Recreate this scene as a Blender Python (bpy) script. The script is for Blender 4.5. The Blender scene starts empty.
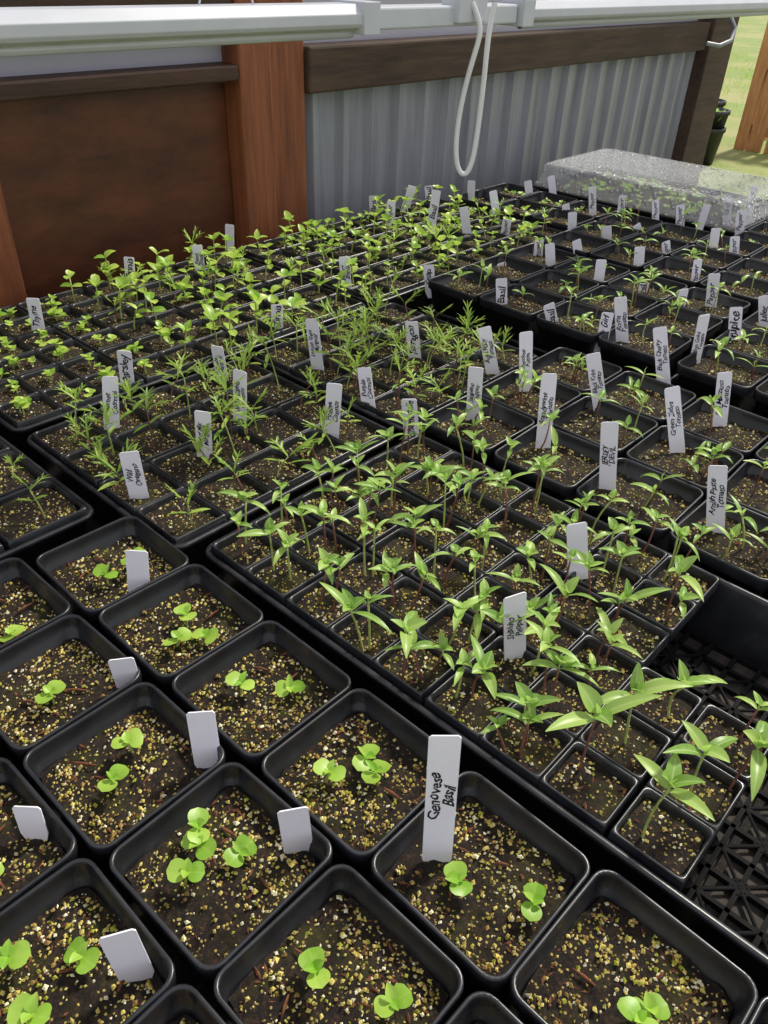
import bpy, math, random
import numpy as np
from mathutils import Vector, Matrix
random.seed(7); R=np.random.RandomState(7)
U=.41; RIM=.84; BENCH=.77; CAMZ=RIM+U
C_,S_=.7507,.6607
def srgb(r,g,b):
    f=lambda v:((v/255+.055)/1.055)**2.4 if v/255>.04045 else v/255/12.92
    return (f(r),f(g),f(b),1)
# ---------------------------------------------------------------- materials
def newmat(name,rough=.6,metal=0):
    m=bpy.data.materials.new(name); m.use_nodes=True
    nt=m.node_tree; b=nt.nodes['Principled BSDF']
    b.inputs['Roughness'].default_value=rough; b.inputs['Metallic'].default_value=metal
    return m,nt,b
def N(nt,t,**k):
    n=nt.nodes.new(t)
    for a,v in k.items(): setattr(n,a,v)
    return n
def coords(nt,scale=(1,1,1)):
    tc=N(nt,'ShaderNodeTexCoord'); mp=N(nt,'ShaderNodeMapping'); mp.inputs['Scale'].default_value=scale
    nt.links.new(tc.outputs['Object'],mp.inputs['Vector']); return mp.outputs['Vector']
def noise(nt,vec,scale,detail=4,rough=.6):
    n=N(nt,'ShaderNodeTexNoise'); n.inputs['Scale'].default_value=scale; n.inputs['Detail'].default_value=detail
    n.inputs['Roughness'].default_value=rough
    nt.links.new(vec,n.inputs['Vector']); return n.outputs['Fac']
def ramp(nt,fac,stops):
    r=N(nt,'ShaderNodeValToRGB'); e=r.color_ramp.elements
    while len(e)<len(stops): e.new(.5)
    for i,(p,c) in enumerate(stops): e[i].position=p; e[i].color=c
    nt.links.new(fac,r.inputs['Fac']); return r.outputs['Color']
def mix(nt,fac,a,b,mode='MIX'):
    m=N(nt,'ShaderNodeMix',data_type='RGBA',blend_type=mode)
    for sock,v in ((m.inputs[0],fac),(m.inputs[6],a),(m.inputs[7],b)):
        if isinstance(v,(int,float)): sock.default_value=v
        elif isinstance(v,tuple): sock.default_value=v
        else: nt.links.new(v,sock)
    return m.outputs[2]
def bump(nt,b,h,strength=.3,dist=.002):
    n=N(nt,'ShaderNodeBump'); n.inputs['Strength'].default_value=strength; n.inputs['Distance'].default_value=dist
    nt.links.new(h,n.inputs['Height']); nt.links.new(n.outputs['Normal'],b.inputs['Normal'])
def plastic_black():
    m,nt,b=newmat('black_plastic',.4); v=coords(nt)
    f=noise(nt,v,35,5)
    nt.links.new(ramp(nt,f,[(.3,srgb(26,27,31)),(.62,srgb(40,41,46)),(.88,srgb(78,75,70))]),b.inputs['Base Color'])
    nt.links.new(ramp(nt,f,[(.3,(.24,)*3+(1,)),(.8,(.44,)*3+(1,))]),b.inputs['Roughness'])
    bump(nt,b,noise(nt,v,900,2),.08,.0005); return m
def wood(name,c1,c2,scale,rough=.65,c3=None):
    m,nt,b=newmat(name,rough); v=coords(nt,scale)
    f=noise(nt,v,6,8,.7); v2=coords(nt); g=noise(nt,v2,3,5,.6)
    col=ramp(nt,f,[(.3,c1),(.7,c2)])
    col=mix(nt,ramp(nt,g,[(.4,(0,0,0,1)),(.75,(.8,.8,.8,1))]),col,c3 or c1)
    nt.links.new(col,b.inputs['Base Color']); bump(nt,b,f,.35,.003); return m
def soil_mat():
    m,nt,b=newmat('potting_soil',.95); v=coords(nt)
    col=ramp(nt,noise(nt,v,260,6,.75),[(.3,srgb(9,6,5)),(.5,srgb(30,20,14)),(.72,srgb(80,57,40))])
    mo=ramp(nt,noise(nt,v,38,4),[(.5,(0,0,0,1)),(.68,(.5,.5,.5,1))])
    col=mix(nt,mo,col,srgb(72,72,26))
    vo=N(nt,'ShaderNodeTexVoronoi'); vo.inputs['Scale'].default_value=330; nt.links.new(v,vo.inputs['Vector'])
    sp=ramp(nt,vo.outputs['Distance'],[(.2,(1,1,1,1)),(.3,(0,0,0,1))])
    sel=ramp(nt,vo.outputs['Color'],[(.5,(0,0,0,1)),(.6,(1,1,1,1))])
    fac=mix(nt,1.0,sp,sel,'MULTIPLY')
    col=mix(nt,fac,col,srgb(186,164,92)); nt.links.new(col,b.inputs['Base Color'])
    bump(nt,b,noise(nt,v,420,5,.8),.9,.003); return m
def plain(name,c,rough=.7,var=.15,sc=300,spec=.5):
    m,nt,b=newmat(name,rough); f=noise(nt,coords(nt),sc,3)
    d=tuple(x*(1-var*2) for x in c[:3])+(1,)
    nt.links.new(ramp(nt,f,[(.35,d),(.65,c)]),b.inputs['Base Color']); b.inputs['Specular IOR Level'].default_value=spec; return m
def leafmat(name,dark,light,vein):
    m,nt,b=newmat(name,.38)
    at=N(nt,'ShaderNodeAttribute',attribute_name='lf'); sp=N(nt,'ShaderNodeSeparateColor'); nt.links.new(at.outputs['Color'],sp.inputs[0])
    col=mix(nt,sp.outputs[2],dark,light)
    rb=ramp(nt,sp.outputs[0],[(.0,(.7,.7,.7,1)),(.16,(0,0,0,1))]); col=mix(nt,rb,col,vein)
    nn=noise(nt,coords(nt),220,2); col=mix(nt,ramp(nt,nn,[(.45,(0,0,0,1)),(.75,(.35,.35,.35,1))]),col,light)
    nt.links.new(col,b.inputs['Base Color'])
    tr=N(nt,'ShaderNodeBsdfTranslucent'); tc=mix(nt,.6,col,light); nt.links.new(tc,tr.inputs['Color'])
    ms=N(nt,'ShaderNodeMixShader'); ms.inputs[0].default_value=.42
    out=nt.nodes['Material Output']; nt.links.new(b.outputs[0],ms.inputs[1]); nt.links.new(tr.outputs[0],ms.inputs[2]); nt.links.new(ms.outputs[0],out.inputs[0])
    return m
BLK=plastic_black(); SOIL=soil_mat()
DULL=plain('dull_black_plastic',srgb(24,24,26),.8,.2,60,.15)
GOLD=plain('vermiculite_gold',srgb(226,206,116),.55); CREAM=plain('perlite_cream',srgb(248,240,204),.7); TAN=plain('grit_tan',srgb(170,138,78),.8)
BARK=plain('bark_bits',srgb(120,70,44),.85,.25); OLIVE=plain('moss_grit',srgb(170,172,58),.85)
LF_TOM=leafmat('tomato_leaf',srgb(116,164,66),srgb(190,220,118),srgb(220,236,170))
LF_BAS=leafmat('basil_leaf',srgb(130,184,52),srgb(192,226,100),srgb(166,210,86))
LF_ZIN=leafmat('zinnia_leaf',srgb(120,174,50),srgb(208,232,108),srgb(214,232,150))
LF_WSP=leafmat('wispy_leaf',srgb(112,160,56),srgb(188,214,98),srgb(198,220,128))
STEM=plain('stem_green',srgb(172,186,104),.5); STEMP=plain('stem_purple',srgb(128,84,70),.5)
LABEL=plain('label_plastic',srgb(242,240,250),.45,.02,40); INK,_,_b=newmat('marker_ink',.5); _b.inputs['Base Color'].default_value=srgb(20,18,30)
WOODM=[SOIL,GOLD,CREAM,TAN,BARK,OLIVE]
# ---------------------------------------------------------------- mesh builder
class MB:
    def __init__(s): s.V=[];s.F=[];s.M=[];s.C=[];s.S=[];s.n=0
    def add(s,v,f,mat=0,col=(.5,.5,.5),smooth=True):
        v=np.asarray(v,float).reshape(-1,3); k=len(v); s.V.append(v); o=s.n
        s.F.extend([tuple(i+o for i in q) for q in f]); s.M.extend([mat]*len(f)); s.S.extend([smooth]*len(f))
        c=np.asarray(col,float); c=np.tile(c,(k,1)) if c.ndim==1 else c
        s.C.append(c); s.n+=k
    def build(s,name,mats,parent=None,loc=(0,0,0),rot=0):
        me=s.mesh(name,mats); return obj(name,me,parent,loc,rot)
    def mesh(s,name,mats):
        me=bpy.data.meshes.new(name); V=np.concatenate(s.V)
        me.from_pydata(V.tolist(),[],s.F)
        me.polygons.foreach_set('material_index',s.M); me.polygons.foreach_set('use_smooth',s.S)
        ca=me.color_attributes.new('lf','FLOAT_COLOR','POINT'); C=np.concatenate(s.C)
        ca.data.foreach_set('color',np.hstack([C,np.ones((len(C),1))]).ravel())
        for m in mats: me.materials.append(m)
        me.update(); return me
def obj(name,me,parent=None,loc=(0,0,0),rot=0):
    o=bpy.data.objects.new(name,me); bpy.context.collection.objects.link(o); o.location=loc; o.rotation_euler=(0,0,rot)
    if parent: o.parent=parent
    return o
def empty(name,loc=(0,0,0)):
    o=bpy.data.objects.new(name,None); bpy.context.collection.objects.link(o); o.location=loc; o.empty_display_size=.05; return o
def rr(hx,hy,r,z,n=5,cx=0,cy=0):
    p=[]
    for sx,sy,a0 in ((1,1,0),(-1,1,90),(-1,-1,180),(1,-1,270)):
        for i in range(n+1):
            a=math.radians(a0+90*i/n); p.append((cx+sx*(hx-r)+r*math.cos(a),cy+sy*(hy-r)+r*math.sin(a),z))
    return np.array(p)
def loft(mb,rings,mat=0,cap=False,capstart=False,flip=False):
    k=len(rings[0]); v=np.concatenate(rings); f=[]
    for j in range(len(rings)-1):
        for i in range(k):
            a=j*k+i;b=j*k+(i+1)%k; q=(a,b,b+k,a+k); f.append(q[::-1] if flip else q)
    if cap: f.append(tuple(range((len(rings)-1)*k,len(rings)*k)))
    if capstart: f.append(tuple(range(k))[::-1])
    mb.add(v,f,mat)
def box(mb,x0,x1,y0,y1,z0,z1,mat=0):
    v=[(x,y,z) for z in(z0,z1) for y in(y0,y1) for x in(x0,x1)]
    mb.add(v,[(0,2,3,1),(4,5,7,6),(0,1,5,4),(2,6,7,3),(0,4,6,2),(1,3,7,5)],mat,smooth=False)
def bevel(o,w=.003,s=2):
    m=o.modifiers.new('bevel','BEVEL'); m.width=w; m.segments=s; m.limit_method='ANGLE'; return o
def tube(mb,pts,rad,mat,k=5,col=(.5,.5,.5)):
    pts=np.asarray(pts,float); rs=rad if hasattr(rad,'__len__') else [rad]*len(pts)
    V=[];
    for i,p in enumerate(pts):
        d=pts[min(i+1,len(pts)-1)]-pts[max(i-1,0)]; d/=np.linalg.norm(d)+1e-9
        u=np.cross(d,(0.3,1,.2)); u/=np.linalg.norm(u)+1e-9; w=np.cross(d,u)
        for j in range(k):
            a=2*math.pi*j/k; V.append(p+rs[i]*(math.cos(a)*u+math.sin(a)*w))
    f=[(i*k+j,i*k+(j+1)%k,(i+1)*k+(j+1)%k,(i+1)*k+j) for i in range(len(pts)-1) for j in range(k)]
    f.append(tuple(range((len(pts)-1)*k,len(pts)*k))); mb.add(V,f,mat,col)
# ---------------------------------------------------------------- leaves
def leaf(mb,base,az,el,L,W,kind,mat,droop=.6,fold=.3,n=6,roll=None):
    t=np.linspace(0,1,n+1)
    if kind=='lance': w=np.sin(np.pi*t**.75)**.8; 
    elif kind=='ovate': w=np.sin(np.pi*t**.62)**.75
    elif kind=='round': w=np.sqrt(np.clip(1-(2*t-1)**2,0,1))*(1+.12*t)
    else: w=np.minimum(1,np.minimum(t*6,(1-t)*3.5))
    w=np.maximum(w,.04)*W/2
    ang=el-droop*t; s_=np.concatenate([[0],np.cumsum(np.cos(ang[:-1]))])*L/n; h=np.concatenate([[0],np.cumsum(np.sin(ang[:-1]))])*L/n
    us=np.array([-1,-.5,0,.5,1]); rnd=R.rand(); roll=R.uniform(-.35,.35) if roll is None else roll
    V=[];C=[]
    for i in range(n+1):
        for u in us:
            lat=u*w[i]; up=fold*abs(u)**1.5*w[i]+roll*lat
            V.append((s_[i]-math.sin(ang[i])*up,lat,h[i]+math.cos(ang[i])*up)); C.append((abs(u),t[i],min(1,max(0,rnd+.15*(t[i]-.5)))))
    V=np.array(V); ca,sa=math.cos(az),math.sin(az)
    V=np.stack([V[:,0]*ca-V[:,1]*sa,V[:,0]*sa+V[:,1]*ca,V[:,2]],1)+np.asarray(base)
    f=[(i*5+j,(i+1)*5+j,(i+1)*5+j+1,i*5+j+1) for i in range(n) for j in range(4)]
    mb.add(V,f,mat,np.array(C))
def stem(mb,x,y,z,h,lean,mat,r=.0007):
    a=R.uniform(0,6.28); t=np.linspace(0,1,5); k=R.uniform(-.5,.5)
    p=np.stack([x+lean*math.cos(a)*t**1.6+k*lean*.5*np.sin(np.pi*t),y+lean*math.sin(a)*t**1.6+k*lean*np.sin(np.pi*t),z-.002+(h+.002)*t],1)
    tube(mb,p,[r*1.15,r,r,r*.9,r*.9],mat); return p[-1]
# plants materials order: 0 leaf,1 stem green,2 stem purple
def tomato(mb,x,y,z,h=.035,s=1.,az=None,true=None):
    top=stem(mb,x,y,z,h,R.uniform(0,.012),2 if R.rand()<.6 else 1,.0009)
    az=R.uniform(0,6.28) if az is None else az
    for k in (0,1):
        leaf(mb,top,az+k*math.pi+R.uniform(-.35,.35),R.uniform(.2,.9),s*R.uniform(.023,.033),s*R.uniform(.0060,.0076),'lance',0,R.uniform(.5,1.5),.3,7)
    nt=R.randint(2,4) if true is None else true
    top2=top+np.array([0,0,.004]); tube(mb,[top,top2],.0007,1)
    for k in range(nt):
        leaf(mb,top2,az+1.57+k*math.pi*(1 if nt<3 else .67)+R.uniform(-.4,.4),R.uniform(.5,1.2),s*R.uniform(.011,.018),s*R.uniform(.0065,.0095),'ovate',0,R.uniform(.3,1.),.35)
    leaf(mb,top2,R.uniform(0,6.28),1.4,.008*s,.004*s,'ovate',0,.2,.5,4)
def basil(mb,x,y,z,s=1.):
    top=stem(mb,x,y,z,.009*s+R.uniform(0,.006),R.uniform(0,.003),1,.0009); az=R.uniform(0,6.28)
    for k in (0,1): leaf(mb,top,az+k*math.pi,R.uniform(.15,.5),s*R.uniform(.0105,.0135),s*R.uniform(.012,.0145),'round',0,R.uniform(.3,.7),.12,7)
    t2=top+np.array([0,0,.0015])
    for k in (0,1): leaf(mb,t2,az+1.57+k*math.pi,R.uniform(.5,1.0),s*R.uniform(.006,.011),s*R.uniform(.005,.008),'ovate',0,.5,.4,6)
def zinnia(mb,x,y,z,s=1.):
    h=R.uniform(.022,.045)*s; top=stem(mb,x,y,z,h,R.uniform(0,.01),1,.001); az=R.uniform(0,6.28)
    low=top-np.array([0,0,.014*s]); rd=R.rand()<.5; big=R.uniform(.75,1.1)*s
    for k in (0,1): leaf(mb,low,az+k*math.pi,R.uniform(.1,.6),.018*s,.010*s,'round',0,.5,.2)
    for k in range(R.choice([2,4])): leaf(mb,top,az+1.57+(math.pi if k%2 else 0)+(k//2)*1.57+R.uniform(-.3,.3),R.uniform(.3,1.1),big*R.uniform(.016,.025),big*R.uniform(.011,.016),'round' if rd else 'ovate',0,R.uniform(.4,1.1),.25)
def wispy(mb,x,y,z,s=1.):
    h=R.uniform(.018,.055)*s; top=stem(mb,x,y,z,h,R.uniform(0,.016),2 if R.rand()<.5 else 1,.0008); az=R.uniform(0,6.28)
    for k in (0,1): leaf(mb,top-np.array([0,0,h*.35]),az+k*math.pi,R.uniform(.1,.6),.022*s,.004*s,'strap',0,.5,.2,5)
    for k in range(R.randint(3,6)):
        a=az+k*2.1+R.uniform(-.4,.4); e=R.uniform(.5,1.3); L=s*R.uniform(.022,.036)
        leaf(mb,top,a,e,L,.0026*s,'strap',0,.6,.2,5)
        for q in (.35,.6):
            bp=top+np.array([math.cos(a)*math.cos(e-.2)*L*q,math.sin(a)*math.cos(e-.2)*L*q,math.sin(e-.15)*L*q])
            for sg in (-1,1): leaf(mb,bp,a+sg*.75,e-.2,L*.42,.002*s,'strap',0,.4,.2,4)
# ---------------------------------------------------------------- soil & grains
OCT=np.array([(1,0,0),(-1,0,0),(0,1,0),(0,-1,0),(0,0,1),(0,0,-1)],float)
OF=[(0,2,4),(2,1,4),(1,3,4),(3,0,4),(2,0,5),(1,2,5),(3,1,5),(0,3,5)]
def soil(mb,hx,hy,cx,cy,z,ng,grid=14,gmul=1.,amp=.0022):
    g=np.linspace(-1,1,grid+1); X,Y=np.meshgrid(g,g,indexing='ij'); f=1-.07*(X*X*Y*Y)
    ph=R.uniform(0,6,4); H=amp*(np.sin(3*X+ph[0])*np.cos(2.5*Y+ph[1])*.8)+R.randn(*X.shape)*amp*.45
    V=np.stack([cx+X*f*hx,cy+Y*f*hy,z+H],-1).reshape(-1,3); n=grid+1
    mb.add(V,[(i*n+j,(i+1)*n+j,(i+1)*n+j+1,i*n+j+1) for i in range(grid) for j in range(grid)],0,smooth=True)
    a=R.uniform(-.95,.95,(ng,2)); ff=1-.1*(a[:,0]**2*a[:,1]**2)
    pc=R.uniform(-1,1,(4,2)); keep=np.ones(ng,bool)   # a few dark, grit-free patches
    for c in pc: keep&=~((((a-c)**2).sum(1)<.14)&(R.rand(ng)<.7))
    ii=((a+1)/2*grid).round().astype(int); hz=H[ii[:,0],ii[:,1]]
    rad=gmul*(.00055+.0010*R.rand(ng)**2)
    kinds=R.choice([1,2,3,4,5],ng,p=[.42,.22,.14,.11,.11])
    for i in np.where(keep)[0]:
        k=int(kinds[i]); sc=rad[i]*R.uniform(.6,1.25,3)
        if k==4: sc=rad[i]*np.array([R.uniform(1,3),.6,.5])
        th=R.uniform(0,6.28); v=(OCT+R.uniform(-.2,.2,(6,3)))*sc; c_,s_=math.cos(th),math.sin(th)
        v=np.stack([v[:,0]*c_-v[:,1]*s_,v[:,0]*s_+v[:,1]*c_,v[:,2]],1)+(cx+a[i,0]*ff[i]*hx,cy+a[i,1]*ff[i]*hy,z+hz[i]+rad[i]*.35)
        mb.add(v,OF,k,smooth=False)
# pot mesh
pb=MB()
loft(pb,[rr(.034,.034,.007,0),rr(.0428,.0428,.009,.057),rr(.0446,.0446,.0095,.0572),rr(.0458,.0458,.010,.0585),rr(.0464,.0464,.0105,.0675),rr(.0462,.0462,.0105,.0695),rr(.0456,.0456,.010,.070),
 rr(.0444,.0444,.0092,.070),rr(.0439,.0439,.0088,.0693),rr(.0435,.0435,.0085,.067),rr(.0429,.0429,.0082,.0585),rr(.0423,.0423,.008,.0580),rr(.036,.036,.007,.004)],0,cap=True,capstart=True)
POT=pb.mesh('pot_shell',[BLK])
SO=[]
for i in range(6):
    b=MB(); soil(b,.0419,.0419,0,0,.052,960,20,1.15)
    for k in range(2):
        x,y=R.uniform(-.028,.028,2); th=R.uniform(0,3.1); L=R.uniform(.003,.009)
        tube(b,[(x-L*math.cos(th),y-L*math.sin(th),.0540),(x,y,.0548),(x+L*math.cos(th),y+L*math.sin(th),.0543)],[.0005,.0011,.0004],4)
    SO.append(b.mesh('pot_soil',WOODM))
SOF=[]
for i in range(4):
    b=MB(); soil(b,.0419,.0419,0,0,.055,200,9,1.25); SOF.append(b.mesh('pot_soil_far',WOODM))
# ---------------------------------------------------------------- near basil pots
BAS=[(0.321,0.602),(0.264,0.565),(0.334,0.534),(0.300,0.585),(0.507,0.542),(0.578,0.516),(0.563,0.485),(0.513,0.287),(0.56,0.199),(0.298,0.347),(0.341,0.253),(0.531,0.774),(0.589,0.709),(0.517,0.941),(0.559,0.909),(0.565,0.978),(0.334,0.798),(0.281,0.761),(0.299,0.979),(0.553,0.03),(0.052,0.629),(0.113,0.573),(0.526,1.187),(0.59,1.18),(0.319,1.15),(0.041,0.545),(0.525,0.028)]
cols=[(.548,[-.178,.050,.278,.508,.738,.966,1.194]),(.310,[-.15,.079,.31,.540,.770,1.0,1.23]),(.075,[.105,.335,.565,.795,1.025,1.255]),(-.158,[.36,.59,.82,1.05])]
for cx,ys in cols:
    for cy in ys:
        p=empty('basil_seedling_pot',((cx+R.uniform(-.003,.003))*U,cy*U,BENCH)); rot=R.uniform(-.03,.03)
        obj('pot',POT,p,(0,0,0),rot); obj('soil',SO[R.randint(6)],p,(0,0,0),rot+1.5708*R.randint(4))
        mb=MB(); k=0
        for bx,by in BAS:
            if abs(bx-cx)<.1 and abs(by-cy)<.105: basil(mb,bx*U-p.location.x,by*U-p.location.y,.052,.90); k+=1
        if k==0:
            for q in range(R.randint(1,4)): basil(mb,R.uniform(-.022,.022),R.uniform(-.022,.022),.052,.75)
        mb.build('sprouts',[LF_BAS,STEM,STEMP],p)
# ---------------------------------------------------------------- flats
def tray(name,x0,x1,y0,y1,h=.062,base=BENCH,mesh=False):
    cx,cy=(x0+x1)/2,(y0+y1)/2; hx,hy=(x1-x0)/2,(y1-y0)/2; p=empty(name,(cx,cy,base)); mb=MB()
    rings=[rr(hx-.014,hy-.014,.012,0),rr(hx-.006,hy-.006,.014,h-.006),rr(hx-.001,hy-.001,.015,h-.005),rr(hx,hy,.015,h-.002),rr(hx-.001,hy-.001,.015,h),rr(hx-.0045,hy-.0045,.013,h),rr(hx-.0058,hy-.0058,.013,h-.003),rr(hx-.0155,hy-.0155,.011,.002)]
    loft(mb,rings,0,cap=not mesh,capstart=not mesh)
    if mesh:
        st=.022
        nx=int(2*hx/st); ny=int(2*hy/st); ax,ay=hx-.014,hy-.014
        for i in range(nx+1):
            x=-ax+2*ax*i/nx; box(mb,x-.0016,x+.0016,-ay,ay,0,.005,1)
        for j in range(ny+1):
            y=-ay+2*ay*j/ny; box(mb,-ax,ax,y-.0016,y+.0016,0,.005,1)
        for i in range(nx//2):
            for j in range(ny//2):
                ux=-ax+2*ax*(2*i+1)/nx; uy=-ay+2*ay*(2*j+1)/ny; d=2*ax/nx
                for sx,sy in ((1,1),(1,-1)): tube(mb,[(ux-sx*d,uy-sy*d,.004),(ux+sx*d,uy+sy*d,.004)],.0016,1,4)
                tube(mb,[(ux+.006*math.cos(a),uy+.006*math.sin(a),.004) for a in np.linspace(0,6.283,9)],.0014,1,4)
    mb.build('tray_shell',[BLK,DULL],p); return p
def flat(name,x0,x1,y0,y1,nx,ny,px,py,skip,plant,leafm,grains,mesh=False,ztop=.0665,gap=.003,grid=6):
    x0,x1,y0,y1=[v*U for v in (x0,x1,y0,y1)]
    p=tray(name,x0,x1,y0,y1,mesh=mesh); m=.0075
    W,Hh=x1-x0-2*m,y1-y0-2*m; gx=(nx-1)//px; gy=(ny-1)//py
    dx=(W-gx*gap)/nx; dy=(Hh-gy*gap)/ny; cells=MB(); so=MB(); pl=MB()
    for i in range(nx):
        for j in range(ny):
            cx=-W/2+dx*(i+.5)+gap*(i//px); cy=-Hh/2+dy*(j+.5)+gap*(j//py)
            wx,wy=(cx+p.location.x)/U,(cy+p.location.y)/U
            if skip(wx,wy): continue
            hx,hy=dx/2,dy/2; r=min(hx,hy)*.25
            loft(cells,[rr(hx-.0002,hy-.0002,.0003,ztop-.012,cx=cx,cy=cy),rr(hx-.0003,hy-.0003,.0008,ztop-.001,cx=cx,cy=cy),rr(hx-.0009,hy-.0009,r*.5,ztop,cx=cx,cy=cy),rr(hx-.0018,hy-.0018,r,ztop-.0003,cx=cx,cy=cy),rr(hx-.0025,hy-.0025,r,ztop-.002,cx=cx,cy=cy),rr(hx-.005,hy-.005,r*.9,ztop-.03,cx=cx,cy=cy)],0)
            dz=R.uniform(-.002,.001)
            soil(so,hx-.0031,hy-.0031,cx,cy,ztop-.0065+dz,grains,grid,1.15,.0014)
            plant(pl,cx,cy,ztop-.0075+dz,hx,hy,wx,wy)
    cells.build('cell_insert',[BLK],p); so.build('soil',WOODM,p)
    if pl.n: pl.build('seedlings',[leafm,STEM,STEMP],p)
    return p
TOM=[(0.793,0.274,1.3,-.5),(0.841,0.116,1.15,-.2),(0.746,0.145,1.1,1.2),(0.885,0.24,1.1,-.9),(0.977,0.205,1.1,-.7),(0.932,0.073,1.15,.2),(0.725,0.374,.5,0),(0.787,0.473,1.,1),(0.856,0.373,.95,2),(0.725,0.586,1.1,.6),(0.73,0.679,1.1,1.7),(0.907,0.428,.9,0),(1.095,0.391,1,-.6),(1.205,0.328,1.1,.8),(0.846,0.583,1.,.2),(1.001,0.447,1,1.3)]
def pl_tom(mb,cx,cy,z,hx,hy,wx,wy):
    near=[t for t in TOM if abs(t[0]-wx)<hx/U and abs(t[1]-wy)<hy/U]
    for t in near: tomato(mb,cx+(t[0]-wx)*U*.8,cy+(t[1]-wy)*U*.8,z,.037*t[2]+R.uniform(0,.008),t[2]*1.05,az=t[3])
    k=0 if near else 1
    if wy>.35: k+=1+(R.rand()<.4)
    for q in range(k): tomato(mb,cx+R.uniform(-.6,.6)*hx,cy+R.uniform(-.6,.6)*hy,z,R.uniform(.026,.050),R.uniform(.62,.92))
flat('tomato_seedling_flat',.70,1.40,-.18,1.125,6,11,2,3,lambda x,y:(y<.06) or (x>1.10 and y<.33),pl_tom,LF_TOM,125,mesh=True)
def pl_w1(mb,cx,cy,z,hx,hy,wx,wy):
    for q in range(R.randint(1,4)): wispy(mb,cx+R.uniform(-.6,.6)*hx,cy+R.uniform(-.6,.6)*hy,z,R.uniform(.65,1.15))
flat('cosmos_seedling_flat',.66,1.36,1.15,1.80,5,4,5,2,lambda x,y:False,pl_w1,LF_WSP,120)
flat('cosmos_seedling_flat',1.38,2.04,1.15,1.80,5,4,5,2,lambda x,y:False,pl_w1,LF_WSP,100)
def pl_w2(mb,cx,cy,z,hx,hy,wx,wy):
    if wx<1.15:
        for q in range(R.randint(2,5)): basil(mb,cx+R.uniform(-.6,.6)*hx,cy+R.uniform(-.6,.6)*hy,z,R.uniform(.6,.9))
    else:
        for q in range(R.randint(1,3)): zinnia(mb,cx+R.uniform(-.6,.6)*hx,cy+R.uniform(-.6,.6)*hy,z,R.uniform(.7,1.1))
        if R.rand()<.25: wispy(mb,cx,cy,z,R.uniform(.6,.9))
flat('zinnia_seedling_flat',.66,1.96,1.83,2.64,10,6,3,2,lambda x,y:False,pl_w2,LF_ZIN,40,grid=4)
def pl_w3(mb,cx,cy,z,hx,hy,wx,wy):
    for q in range(R.randint(1,4)): zinnia(mb,cx+R.uniform(-.6,.6)*hx,cy+R.uniform(-.6,.6)*hy,z,R.uniform(.55,.95))
    if R.rand()<.2: wispy(mb,cx,cy,z,R.uniform(.6,.9))
flat('zinnia_seedling_flat',1.98,3.28,1.83,2.64,10,6,3,2,lambda x,y:False,pl_w3,LF_ZIN,28,grid=4)
def pl_l(mb,cx,cy,z,hx,hy,wx,wy):
    for q in range(R.randint(1,3)): wispy(mb,cx+R.uniform(-.5,.5)*hx,cy+R.uniform(-.5,.5)*hy,z,R.uniform(.35,.7))
flat('herb_seedling_flat',.04,.63,1.38,2.64,3,7,1,1,lambda x,y:False,pl_l,LF_WSP,230,gap=.004,grid=10)
# ---------------------------------------------------------------- pots in trays to the right / back
def potgroup(xs,ys,base,kind,name='tray_of_seedling_pots',density=1):
    x0,x1=min(xs)*U-.0475,max(xs)*U+.0475; y0,y1=min(ys)*U-.0475,max(ys)*U+.0475
    p=tray(name,x0,x1,y0,y1,h=.03+base-BENCH,base=BENCH)
    dz=base-BENCH+.0025
    if dz>.004:
        mb=MB(); box(mb,-(x1-x0)/2+.016,(x1-x0)/2-.016,-(y1-y0)/2+.016,(y1-y0)/2-.016,.0022,dz); mb.build('tray_riser',[BLK],p)
    pl=MB()
    for x in xs:
        for y in ys:
            lx,ly=x*U-p.location.x,y*U-p.location.y; rot=R.uniform(-.03,.03)
            obj('pot',POT,p,(lx,ly,dz),rot); obj('soil',SOF[R.randint(4)],p,(lx,ly,dz),rot+1.5708*R.randint(4))
            for q in range(R.poisson(2.2*density)):
                a,b=R.uniform(-.028,.028,2)
                if kind=='tom': tomato(pl,lx+a,ly+b,dz+.053,R.uniform(.015,.042),R.uniform(.6,.95),true=R.randint(0,3))
                else: basil(pl,lx+a,ly+b,dz+.053,R.uniform(.6,.9))
    if pl.n: pl.build('seedlings',[LF_TOM,STEM,STEMP],p)
D=.234
potgroup([1.53,1.53+D,1.53+2*D],[1.03-D*k for k in range(4)],BENCH,'tom',density=1.7)
potgroup([1.53,1.53+D],[1.03-D*k for k in range(4,7)],BENCH,'tom')
for gx,nx in ((2.30,3),(3.04,3)):
    potgroup([gx+D*k for k in range(nx)],[1.66-D*k for k in range(4)],BENCH+.012,'tom',density=1.)
    potgroup([gx+D*k for k in range(nx)],[.69-D*k for k in range(4)],BENCH+.012,'tom',density=1.)
potgroup([3.42,3.42+D],[1.96,1.96+D,1.96+2*D],BENCH,'sp',density=1)
potgroup([3.78,3.78+D,3.78+2*D],[1.16-D*k for k in range(4)],BENCH,'sp',density=.5)
potgroup([3.78+3*D,3.78+4*D-.03],[1.16-D*k for k in range(4)],BENCH,'sp',density=.5)
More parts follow.
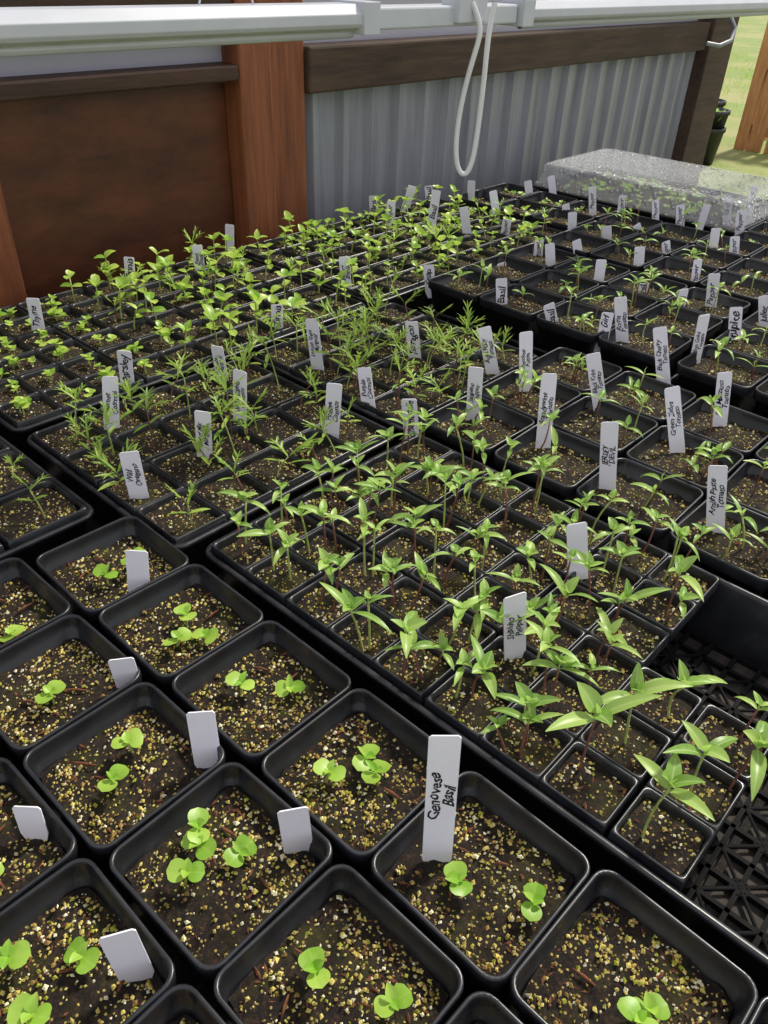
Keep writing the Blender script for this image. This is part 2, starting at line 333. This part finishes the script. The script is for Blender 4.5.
# ---------------------------------------------------------------- labels  (x, y, height, lean) in 1/1000 of the rim-height unit U
LAB=[(528,338,224,-4),(404,490,88,-5),(402,695,100,-3),(404,918,64,-3),(551,1112,92,7),(152,506,96,-8),(160,775,45,-5),(916,477,165,-25),(1192,514,131,-19),(723,1372,126,-7),(849,1693,142,18),(931,1410,138,13),(1102,1488,158,6),(1220,1266,162,27),(1409,1311,119,-16),(1372,1121,123,-9),(1225,1719,113,-4),(1012,1876,112,0),(1480,1591,162,-17),(1590,1903,85,-2),(1749,1438,129,-13),(1012,2376,124,11),(1471,2579,99,11),(1726,2500,113,3),(1989,2660,105,12),(2027,2015,122,-4)]
for x,y,h_,l_ in [(452,361,31,-2),(314,215,54,-7),(368,241,52,-12),(319,173,65,-12),(366,216,59,-12),(306,128,60,-12),(376,172,59,-12),(449,215,42,-1),(366,121,58,-12),(409,117,51,-6),(312,77,54,-8),(433,162,59,-11),(466,159,61,-12),(461,205,58,-12),(516,154,47,-11),(558,149,46,-12),(456,254,34,-11),(456,298,40,-2),(537,204,38,-6),(556,240,21,-5),(565,192,51,-11),(602,222,41,-3),(545,273,40,-5),(594,265,43,-5),(525,347,15,-5),(555,321,39,-8),(570,344,32,-5),(591,316,36,-9),(651,324,32,-7),(655,270,30,-5),(704,252,38,2),(700,231,35,-11),(697,316,27,-12),(764,292,42,1),(821,288,41,-12),(710,403,21,-2),(604,402,28,-4),(579,424,46,-6),(560,452,64,0),(599,518,43,10),(650,528,25,-2),(548,490,40,0),(567,528,30,-1),(653,446,42,-5),(687,504,32,-3),(736,464,32,-5),(661,367,33,-6),(737,390,46,-9),(742,362,38,-8),(770,339,31,-7),(877,288,43,-5),(785,261,37,-4),(774,460,33,-6),(763,310,35,-6)]:
    LAB.append((x*5,y*5,h_*3,l_*3))
TXT=["Genovese\nBasil","","","","","","","Shishito\nPepper","","Wild\nOregano","Sweet\nCosmos","Dwarf Mix\nMarigold","Bright Lights\nCosmos","Picotee\nCosmos","Purple\nCosmos","Chamomile","Double\nMarigold","Parsley","Lemon Gem\nMarigold","Zinnia","Tarragon","Thyme","Zinnia","Queen\nZinnia","","Benary\nZinnia","Snap","Jalapeno\nPepper","Aunt Ruby\nTomato","Brandywine\nTomato","Cherokee\nPurple","JERSEY\nDEVIL","Black Krim\nTomato","Early Girl","Green Zebra\nTomato","San Marzano\nTomato","Amish Paste\nTomato","Black Cherry\nTomato","Sun Gold\nTomato","Roma\nTomato","Stupice","Juliet"]
cache={}
def text_mesh(s):
    if s in cache: return cache[s]
    cu=bpy.data.curves.new('t','FONT'); cu.body=s; cu.size=1; cu.shear=.3; cu.align_x='CENTER'; cu.align_y='CENTER'; cu.space_line=.85; cu.resolution_u=2; cu.space_character=.95; cu.offset=.018
    o=bpy.data.objects.new('t',cu); bpy.context.collection.objects.link(o); bpy.context.view_layer.update()
    me=o.to_mesh(); v=np.array([x.co[:] for x in me.vertices]); f=[tuple(p.vertices) for p in me.polygons]; o.to_mesh_clear(); bpy.data.objects.remove(o)
    v[:,:2]-= (v[:,:2].max(0)+v[:,:2].min(0))/2
    ph=R.uniform(0,6,4); x,y=v[:,0].copy(),v[:,1].copy()   # wobble -> hand-lettered look
    v[:,0]+=.05*np.sin(5*y+ph[0])+.04*np.sin(9*x+ph[1]); v[:,1]+=.08*np.sin(3.1*x+ph[2])+.04*np.sin(7*x+ph[3])
    cache[s]=(v,f); return cache[s]
for i,(X,Y,h,ln) in enumerate(LAB):
    h=h/1000*U; ln=ln/1000*U; w=.0172 if i<10 else .0160; mb=MB(); T=.0004; b0=-.012
    out=[(-w/2*.55,b0),(w/2*.55,b0),(w/2,b0+.01),(w/2,h-.0015),(w/2-.0015,h),(-w/2+.0015,h),(-w/2,h-.0015),(-w/2,b0+.01)]
    v=[(x,-T,z) for x,z in out]+[(x,T,z) for x,z in out]; k=len(out)
    mb.add(v,[tuple(range(k)),tuple(range(k,2*k))[::-1]]+[(j,j+k,(j+1)%k+k,(j+1)%k) for j in range(k)],0,smooth=False)
    s=TXT[i] if i<len(TXT) else R.choice(["Basil","Pepper","","",""])
    if s:
        tv,tf=text_mesh(s); ex=tv[:,:2].max(0); sc=min((h*.44)/ex[0],(w*.41)/ex[1])
        vv=np.stack([-tv[:,1]*sc,np.full(len(tv),-T-.0002),tv[:,0]*sc+h*.53],1); mb.add(vv,tf,1,smooth=False)
    o=mb.build('plant_label',[LABEL,INK])
    yaw=math.atan2(-C_,S_)+R.uniform(-.35,.35)
    ex_=0 if i<10 else R.normal(0,.07)
    o.matrix_world=Matrix.Translation((X/1000*U,Y/1000*U,RIM-.03*U))@Matrix.Rotation(yaw,4,'Z')@Matrix.Rotation(math.atan2(ln,h)+ex_,4,'Y')@Matrix.Rotation(R.uniform(-.22,.08),4,'X')
# ---------------------------------------------------------------- bench
BW=wood('bench_wood',srgb(34,30,27),srgb(84,75,68),(1,14,6),.85)
mb=MB(); y=-.26
while y<1.01:
    box(mb,-.14,2.03,y,y+.088,BENCH-.022,BENCH-.0005); y+=.094
for yy in (-.25,.42,1.04): box(mb,-.13,2.02,yy,yy+.04,BENCH-.11,BENCH-.0225)
for xx in (-.1,.95,1.97):
    for yy in (-.21,1.03): box(mb,xx-.04,xx+.04,yy,yy+.049,0.0,BENCH-.023)
bevel(mb.build('potting_bench',[BW]),.002)
# ---------------------------------------------------------------- walls
YW=2.82*U
def z_(v): return CAMZ+v*U
PLY=wood('stained_plywood',srgb(64,36,23),srgb(118,68,42),(1.2,1,3),.42,srgb(42,25,18))
STUD=wood('cedar_stud',srgb(108,58,34),srgb(162,96,58),(14,14,1),.6)
DARK=wood('dark_trim',srgb(50,34,26),srgb(90,62,46),(1,14,14),.6)
BEAM=wood('weathered_beam',srgb(50,38,31),srgb(94,72,55),(1,12,12),.75)
PALE=wood('pale_timber',srgb(168,112,68),srgb(218,160,106),(8,8,1),.7)
mb=MB(); box(mb,-.6,2.165*U,YW+.01,YW+.025,0,z_(-.431)); bevel(mb.build('wall_back',[PLY]))
mb=MB(); box(mb,-.6,2.165*U,YW-.03,YW+.05,z_(-.43),z_(-.375)); bevel(mb.build('trim_1',[DARK]))
mb=MB(); box(mb,2.17*U,2.33*U,YW-.03,YW+.05,0,2.1); box(mb,2.335*U,2.53*U,YW-.02,YW+.05,0,2.1); bevel(mb.build('corner_post',[STUD]),.004)
mb=MB(); box(mb,.98*U,1.16*U,YW-.03,YW+.009,0,z_(-.432)); bevel(mb.build('wall_stud',[STUD]),.004)
mb=MB(); box(mb,2.535*U,6.42*U,YW-.03,YW+.03,z_(-.505),z_(-.33)); bevel(mb.build('trim_2',[BEAM]),.004)
mb=MB(); box(mb,6.43*U,6.85*U,YW-.04,YW+.08,0,2.1); bevel(mb.build('end_post',[BEAM]),.004)
# corrugated sheet: flat pans with raised ribs
M,nt,b=newmat('galvanised_steel',.5,.2); v=coords(nt,(6,1,.4)); f=noise(nt,v,6,5)
nt.links.new(ramp(nt,f,[(.3,srgb(128,129,136)),(.7,srgb(168,170,178))]),b.inputs['Base Color'])
mb=MB(); P=.078; V=[]; x=2.535*U
while x<6.36*U:
    for fx,dy in ((0,0),(.30,0),(.42,-.013),(.62,-.013),(.74,0)):
        V+=[(x+fx*P,YW+.012+dy,.02),(x+fx*P,YW+.012+dy,z_(-.507))]
    x+=P
mb.add(V,[(2*i,2*i+2,2*i+3,2*i+1) for i in range(len(V)//2-1)],0,smooth=False); mb.build('wall_corrugated',[M])
FR,nt,b=newmat('polycarbonate',.3); b.inputs['Base Color'].default_value=srgb(200,197,214)
tr=N(nt,'ShaderNodeBsdfTranslucent'); tr.inputs['Color'].default_value=(.7,.7,.76,1); ms=N(nt,'ShaderNodeMixShader'); ms.inputs[0].default_value=.55
nt.links.new(b.outputs[0],ms.inputs[1]); nt.links.new(tr.outputs[0],ms.inputs[2]); nt.links.new(ms.outputs[0],nt.nodes['Material Output'].inputs[0])
mb=MB(); box(mb,-.6,2.165*U,YW+.012,YW+.018,z_(-.374),2.08); mb.build('window_1',[FR])
mb=MB(); box(mb,2.54*U,6.42*U,YW+.012,YW+.018,z_(-.329),2.08); mb.build('window_2',[FR])
mb=MB(); box(mb,-.6,2.165*U,YW-.025,YW+.011,z_(-.30),z_(-.10)); bevel(mb.build('trim_3',[DARK]),.003)
# ---------------------------------------------------------------- light fixture
WH=plain('white_enamel',srgb(204,207,216),.5,.04,20)
Yf=1.5*U; zb=z_(-.158)
def bar(name,x0,x1,wires):
    mb=MB(); prof=[(-.018,.0),(-.020,.003),(-.020,.011),(-.012,.019),(.012,.019),(.020,.011),(.020,.003),(.018,0),(.012,-.003),(-.012,-.003)]
    V=[(x,Yf+.018+py,zb+.004+pz) for x in (x0,x1) for py,pz in prof]; k=len(prof)
    mb.add(V,[tuple(range(k)),tuple(range(k,2*k))[::-1]]+[(i,i+k,(i+1)%k+k,(i+1)%k) for i in range(k)],0,smooth=False)
    for x in (x0,x1-.02): box(mb,x-.001,x+.021,Yf-.005,Yf+.042,zb-.002,zb+.025)
    tube(mb,[(x0+.02,Yf+.014,zb-.001),(x1-.02,Yf+.014,zb-.001)],.005,0,8)
    for xx in wires:
        tube(mb,[(xx*U-.03,Yf+.02,zb+.018),(xx*U,Yf+.02,zb+.12),(xx*U,Yf+.03,2.1)],.0011,0,5); tube(mb,[(xx*U+.03,Yf+.02,zb+.018),(xx*U,Yf+.02,zb+.12)],.0011,0,5)
    return bevel(mb.build(name,[WH]),.001)
bar('strip_light_fixture',-.55,1.6*U,(-.8,1.2)); bar('strip_light_fixture',2.2*U,6.2*U,(2.6,5.5))
mb=MB(); box(mb,1.61*U,2.19*U,Yf+.002,Yf+.036,zb+.001,zb+.02); box(mb,1.9*U,2.02*U,Yf-.006,Yf+.02,zb+.004,zb+.028); bevel(mb.build('light_coupler',[WH]),.002)
CORD=plain('cord_white',srgb(232,232,238),.4,.03,20)
cu=bpy.data.curves.new('power_cord','CURVE'); cu.dimensions='3D'; cu.bevel_depth=.0030; cu.bevel_resolution=3
rt=np.array([S_,-C_]); cpts=[(-.03,-.10),(-.012,-.13),(.004,-.16),(-.012,-.22),(-.035,-.32),(-.045,-.44),(-.032,-.515),(-.005,-.53),(.012,-.49),(.018,-.38),(.022,-.25),(.02,-.16),(.03,-.1)]
sp=cu.splines.new('NURBS'); sp.points.add(len(cpts)-1); sp.order_u=4; sp.use_endpoint_u=True
for i,(l,zz) in enumerate(cpts):
    sp.points[i].co=((1.97+l*rt[0])*U,(1.465+l*rt[1])*U,z_(zz),1)
o=bpy.data.objects.new('power_cord',cu); bpy.context.collection.objects.link(o); cu.materials.append(CORD)
mb=MB(); box(mb,-.8,3.0,Yf+.01,Yf+.05,2.1,2.19); bevel(mb.build('ceiling_rafter',[BEAM]))
mb=MB(); tube(mb,[(6.25*U,YW-.06,z_(-.45)),(6.3*U,YW-.09,z_(-.46)),(6.42*U,YW-.1,z_(-.43)),(6.5*U,YW-.09,z_(-.36)),(6.52*U,YW-.06,z_(-.28)),(6.5*U,YW-.045,z_(-.25))],.006,0,8); mb.build('wall_hook',[M])
# ---------------------------------------------------------------- humidity dome (thin clear plastic, beaded with water)
DM,nt,b=newmat('clear_plastic_dome',.12); v=coords(nt)
vo=N(nt,'ShaderNodeTexVoronoi'); vo.inputs['Scale'].default_value=85; nt.links.new(v,vo.inputs['Vector'])
wr=noise(nt,v,28,4)
dr=ramp(nt,vo.outputs['Distance'],[(.15,(1,1,1,1)),(.42,(0,0,0,1))]); b.inputs['Base Color'].default_value=srgb(242,244,248)
bump(nt,b,mix(nt,.5,dr,wr),1.,.008); tp=N(nt,'ShaderNodeBsdfTransparent'); ms=N(nt,'ShaderNodeMixShader')
fac=ramp(nt,vo.outputs['Distance'],[(.1,(.85,.85,.85,1)),(.4,(.32,.32,.32,1))]); nt.links.new(fac,ms.inputs[0])
nt.links.new(tp.outputs[0],ms.inputs[1]); nt.links.new(b.outputs[0],ms.inputs[2]); nt.links.new(ms.outputs[0],nt.nodes['Material Output'].inputs[0])
dp=tray('humidity_dome_tray',3.94*U,4.70*U,1.32*U,2.5*U,h=.06)
hx,hy=.38*U-.003,.59*U-.003
mb=MB(); loft(mb,[rr(hx,hy,.018,.061),rr(hx,hy,.018,.066),rr(hx-.006,hy-.006,.02,.068),rr(hx-.010,hy-.010,.024,.100),rr(hx-.013,hy-.013,.026,.106),rr(hx-.022,hy-.022,.026,.109),rr(hx-.030,hy-.030,.026,.109),rr(hx-.034,hy-.034,.026,.106)],0,cap=True); mb.build('dome',[DM],dp)
mb=MB(); soil(mb,hx-.02,hy-.02,0,0,.05,200,14,1.5); mb.build('soil',WOODM,dp)
mb=MB()
for q in range(90): basil(mb,R.uniform(-.9,.9)*(hx-.03),R.uniform(-.9,.9)*(hy-.03),.05,R.uniform(.7,1.1))
mb.build('seedlings',[LF_BAS,STEM,STEMP],dp)
# ---------------------------------------------------------------- ground & outdoors
G1,nt,b=newmat('gravel_floor',.95); f=noise(nt,coords(nt),60,6,.8); nt.links.new(ramp(nt,f,[(.3,srgb(50,44,38)),(.7,srgb(120,110,98))]),b.inputs['Base Color']); bump(nt,b,f,.6,.01)
mb=MB(); box(mb,-2.5,2.85,-2.5,YW+.06,-.1,0); mb.build('floor',[G1])
G2,nt,b=newmat('grass',.9); f=noise(nt,coords(nt),30,8,.8); g=noise(nt,coords(nt),.8,3)
col=ramp(nt,f,[(.3,srgb(90,108,50)),(.7,srgb(154,170,92))]); col=mix(nt,ramp(nt,g,[(.5,(0,0,0,1)),(.65,(.6,.6,.6,1))]),col,srgb(166,156,112)); nt.links.new(col,b.inputs['Base Color'])
gb=MB(); gb.add([(-30,-30,-.02),(60,-30,-.02),(60,60,-.02),(-30,60,-.02)],[(0,1,2,3)],0)
for i in range(1500):
    x=R.uniform(4,16);y=R.uniform(1,7)
    if 6.3<x<8.4 and 1.5<y<3.5: continue
    for q in range(4): leaf(gb,(x+R.uniform(-.05,.05),y+R.uniform(-.05,.05),-.02),R.uniform(0,6.28),R.uniform(.9,1.5),R.uniform(.05,.1),.006,'strap',1,.6,.2,2)
gb.build('ground',[G2,LF_WSP])
mb=MB(); X0,Y0=7.45,2.24
for k in range(5): box(mb,X0-.05,X0-.03,Y0-.35+k*.15,Y0-.35+k*.15+.12,-.02,.62+.06*(k%2))
for zz in (.1,.5): box(mb,X0-.03,X0+.01,Y0-.36,Y0+.40,zz,zz+.08)
for k in range(4): box(mb,X0+.0+k*.16,X0+.13+k*.16,Y0+.44,Y0+.46,-.02,.66)
box(mb,X0-.07,X0+.0,Y0+.38,Y0+.47,-.02,.92); bevel(mb.build('wooden_compost_crate',[PALE]))
np_=empty('nursery_pots',(6.82,2.80,-.02)); mb=MB()
for (a,b_,s) in ((0,0,1),(-.24,-.16,.9),(.30,.22,1.1),(-.3,.12,.8),(.1,.36,1)):
  for st in range(2):
    ring=lambda r,z:np.array([(a+r*math.cos(t),b_+r*math.sin(t),z+.12*st) for t in np.linspace(0,6.283,25)[:-1]])
    loft(mb,[ring(.10*s,0),ring(.13*s,.26*s),ring(.14*s,.26*s),ring(.14*s,.29*s),ring(.128*s,.29*s),ring(.12*s,.22*s)],0,cap=True,capstart=True)
mb.build('pots',[BLK],np_)
mb=MB()
for i in range(70): leaf(mb,(-.24+R.uniform(-.08,.08),-.16+R.uniform(-.08,.08),.31),R.uniform(0,6.28),R.uniform(.4,1.4),R.uniform(.06,.12),.035,'ovate',0)
mb.build('foliage',[LF_TOM,STEM],np_)
# ---------------------------------------------------------------- light
sc=bpy.context.scene; w=bpy.data.worlds.new('sky'); sc.world=w; w.use_nodes=True
bg=w.node_tree.nodes['Background']; bg.inputs['Color'].default_value=(.93,.94,1.0,1); bg.inputs['Strength'].default_value=.80
sd=bpy.data.lights.new('sun','SUN'); sd.energy=4.3; sd.angle=math.radians(7); sd.color=(1,.94,.82)
so=bpy.data.objects.new('sun',sd); bpy.context.collection.objects.link(so)
dirv=Vector((-.85,-.02,-1.0)).normalized(); so.rotation_euler=dirv.to_track_quat('-Z','Y').to_euler()
sc.view_settings.view_transform='Standard'; sc.view_settings.exposure=0
# ---------------------------------------------------------------- camera
cd=bpy.data.cameras.new('camera'); cam=bpy.data.objects.new('camera',cd); bpy.context.collection.objects.link(cam); sc.camera=cam
cd.sensor_fit='VERTICAL'; cd.sensor_height=36; cd.lens=786/1024*36; cd.clip_start=.01
cp,sp_=.8141,.5807
h=Vector((C_,S_,0)); r0=Vector((S_,-C_,0)); F=h*cp-Vector((0,0,sp_)); up0=h*sp_+Vector((0,0,cp))
Rr=(r0*.99908+up0*.043).normalized(); Uu=(up0*.99908-r0*.043).normalized()
m=Matrix((Rr,Uu,-F)).transposed().to_4x4(); cam.matrix_world=Matrix.Translation((0,0,CAMZ))@m
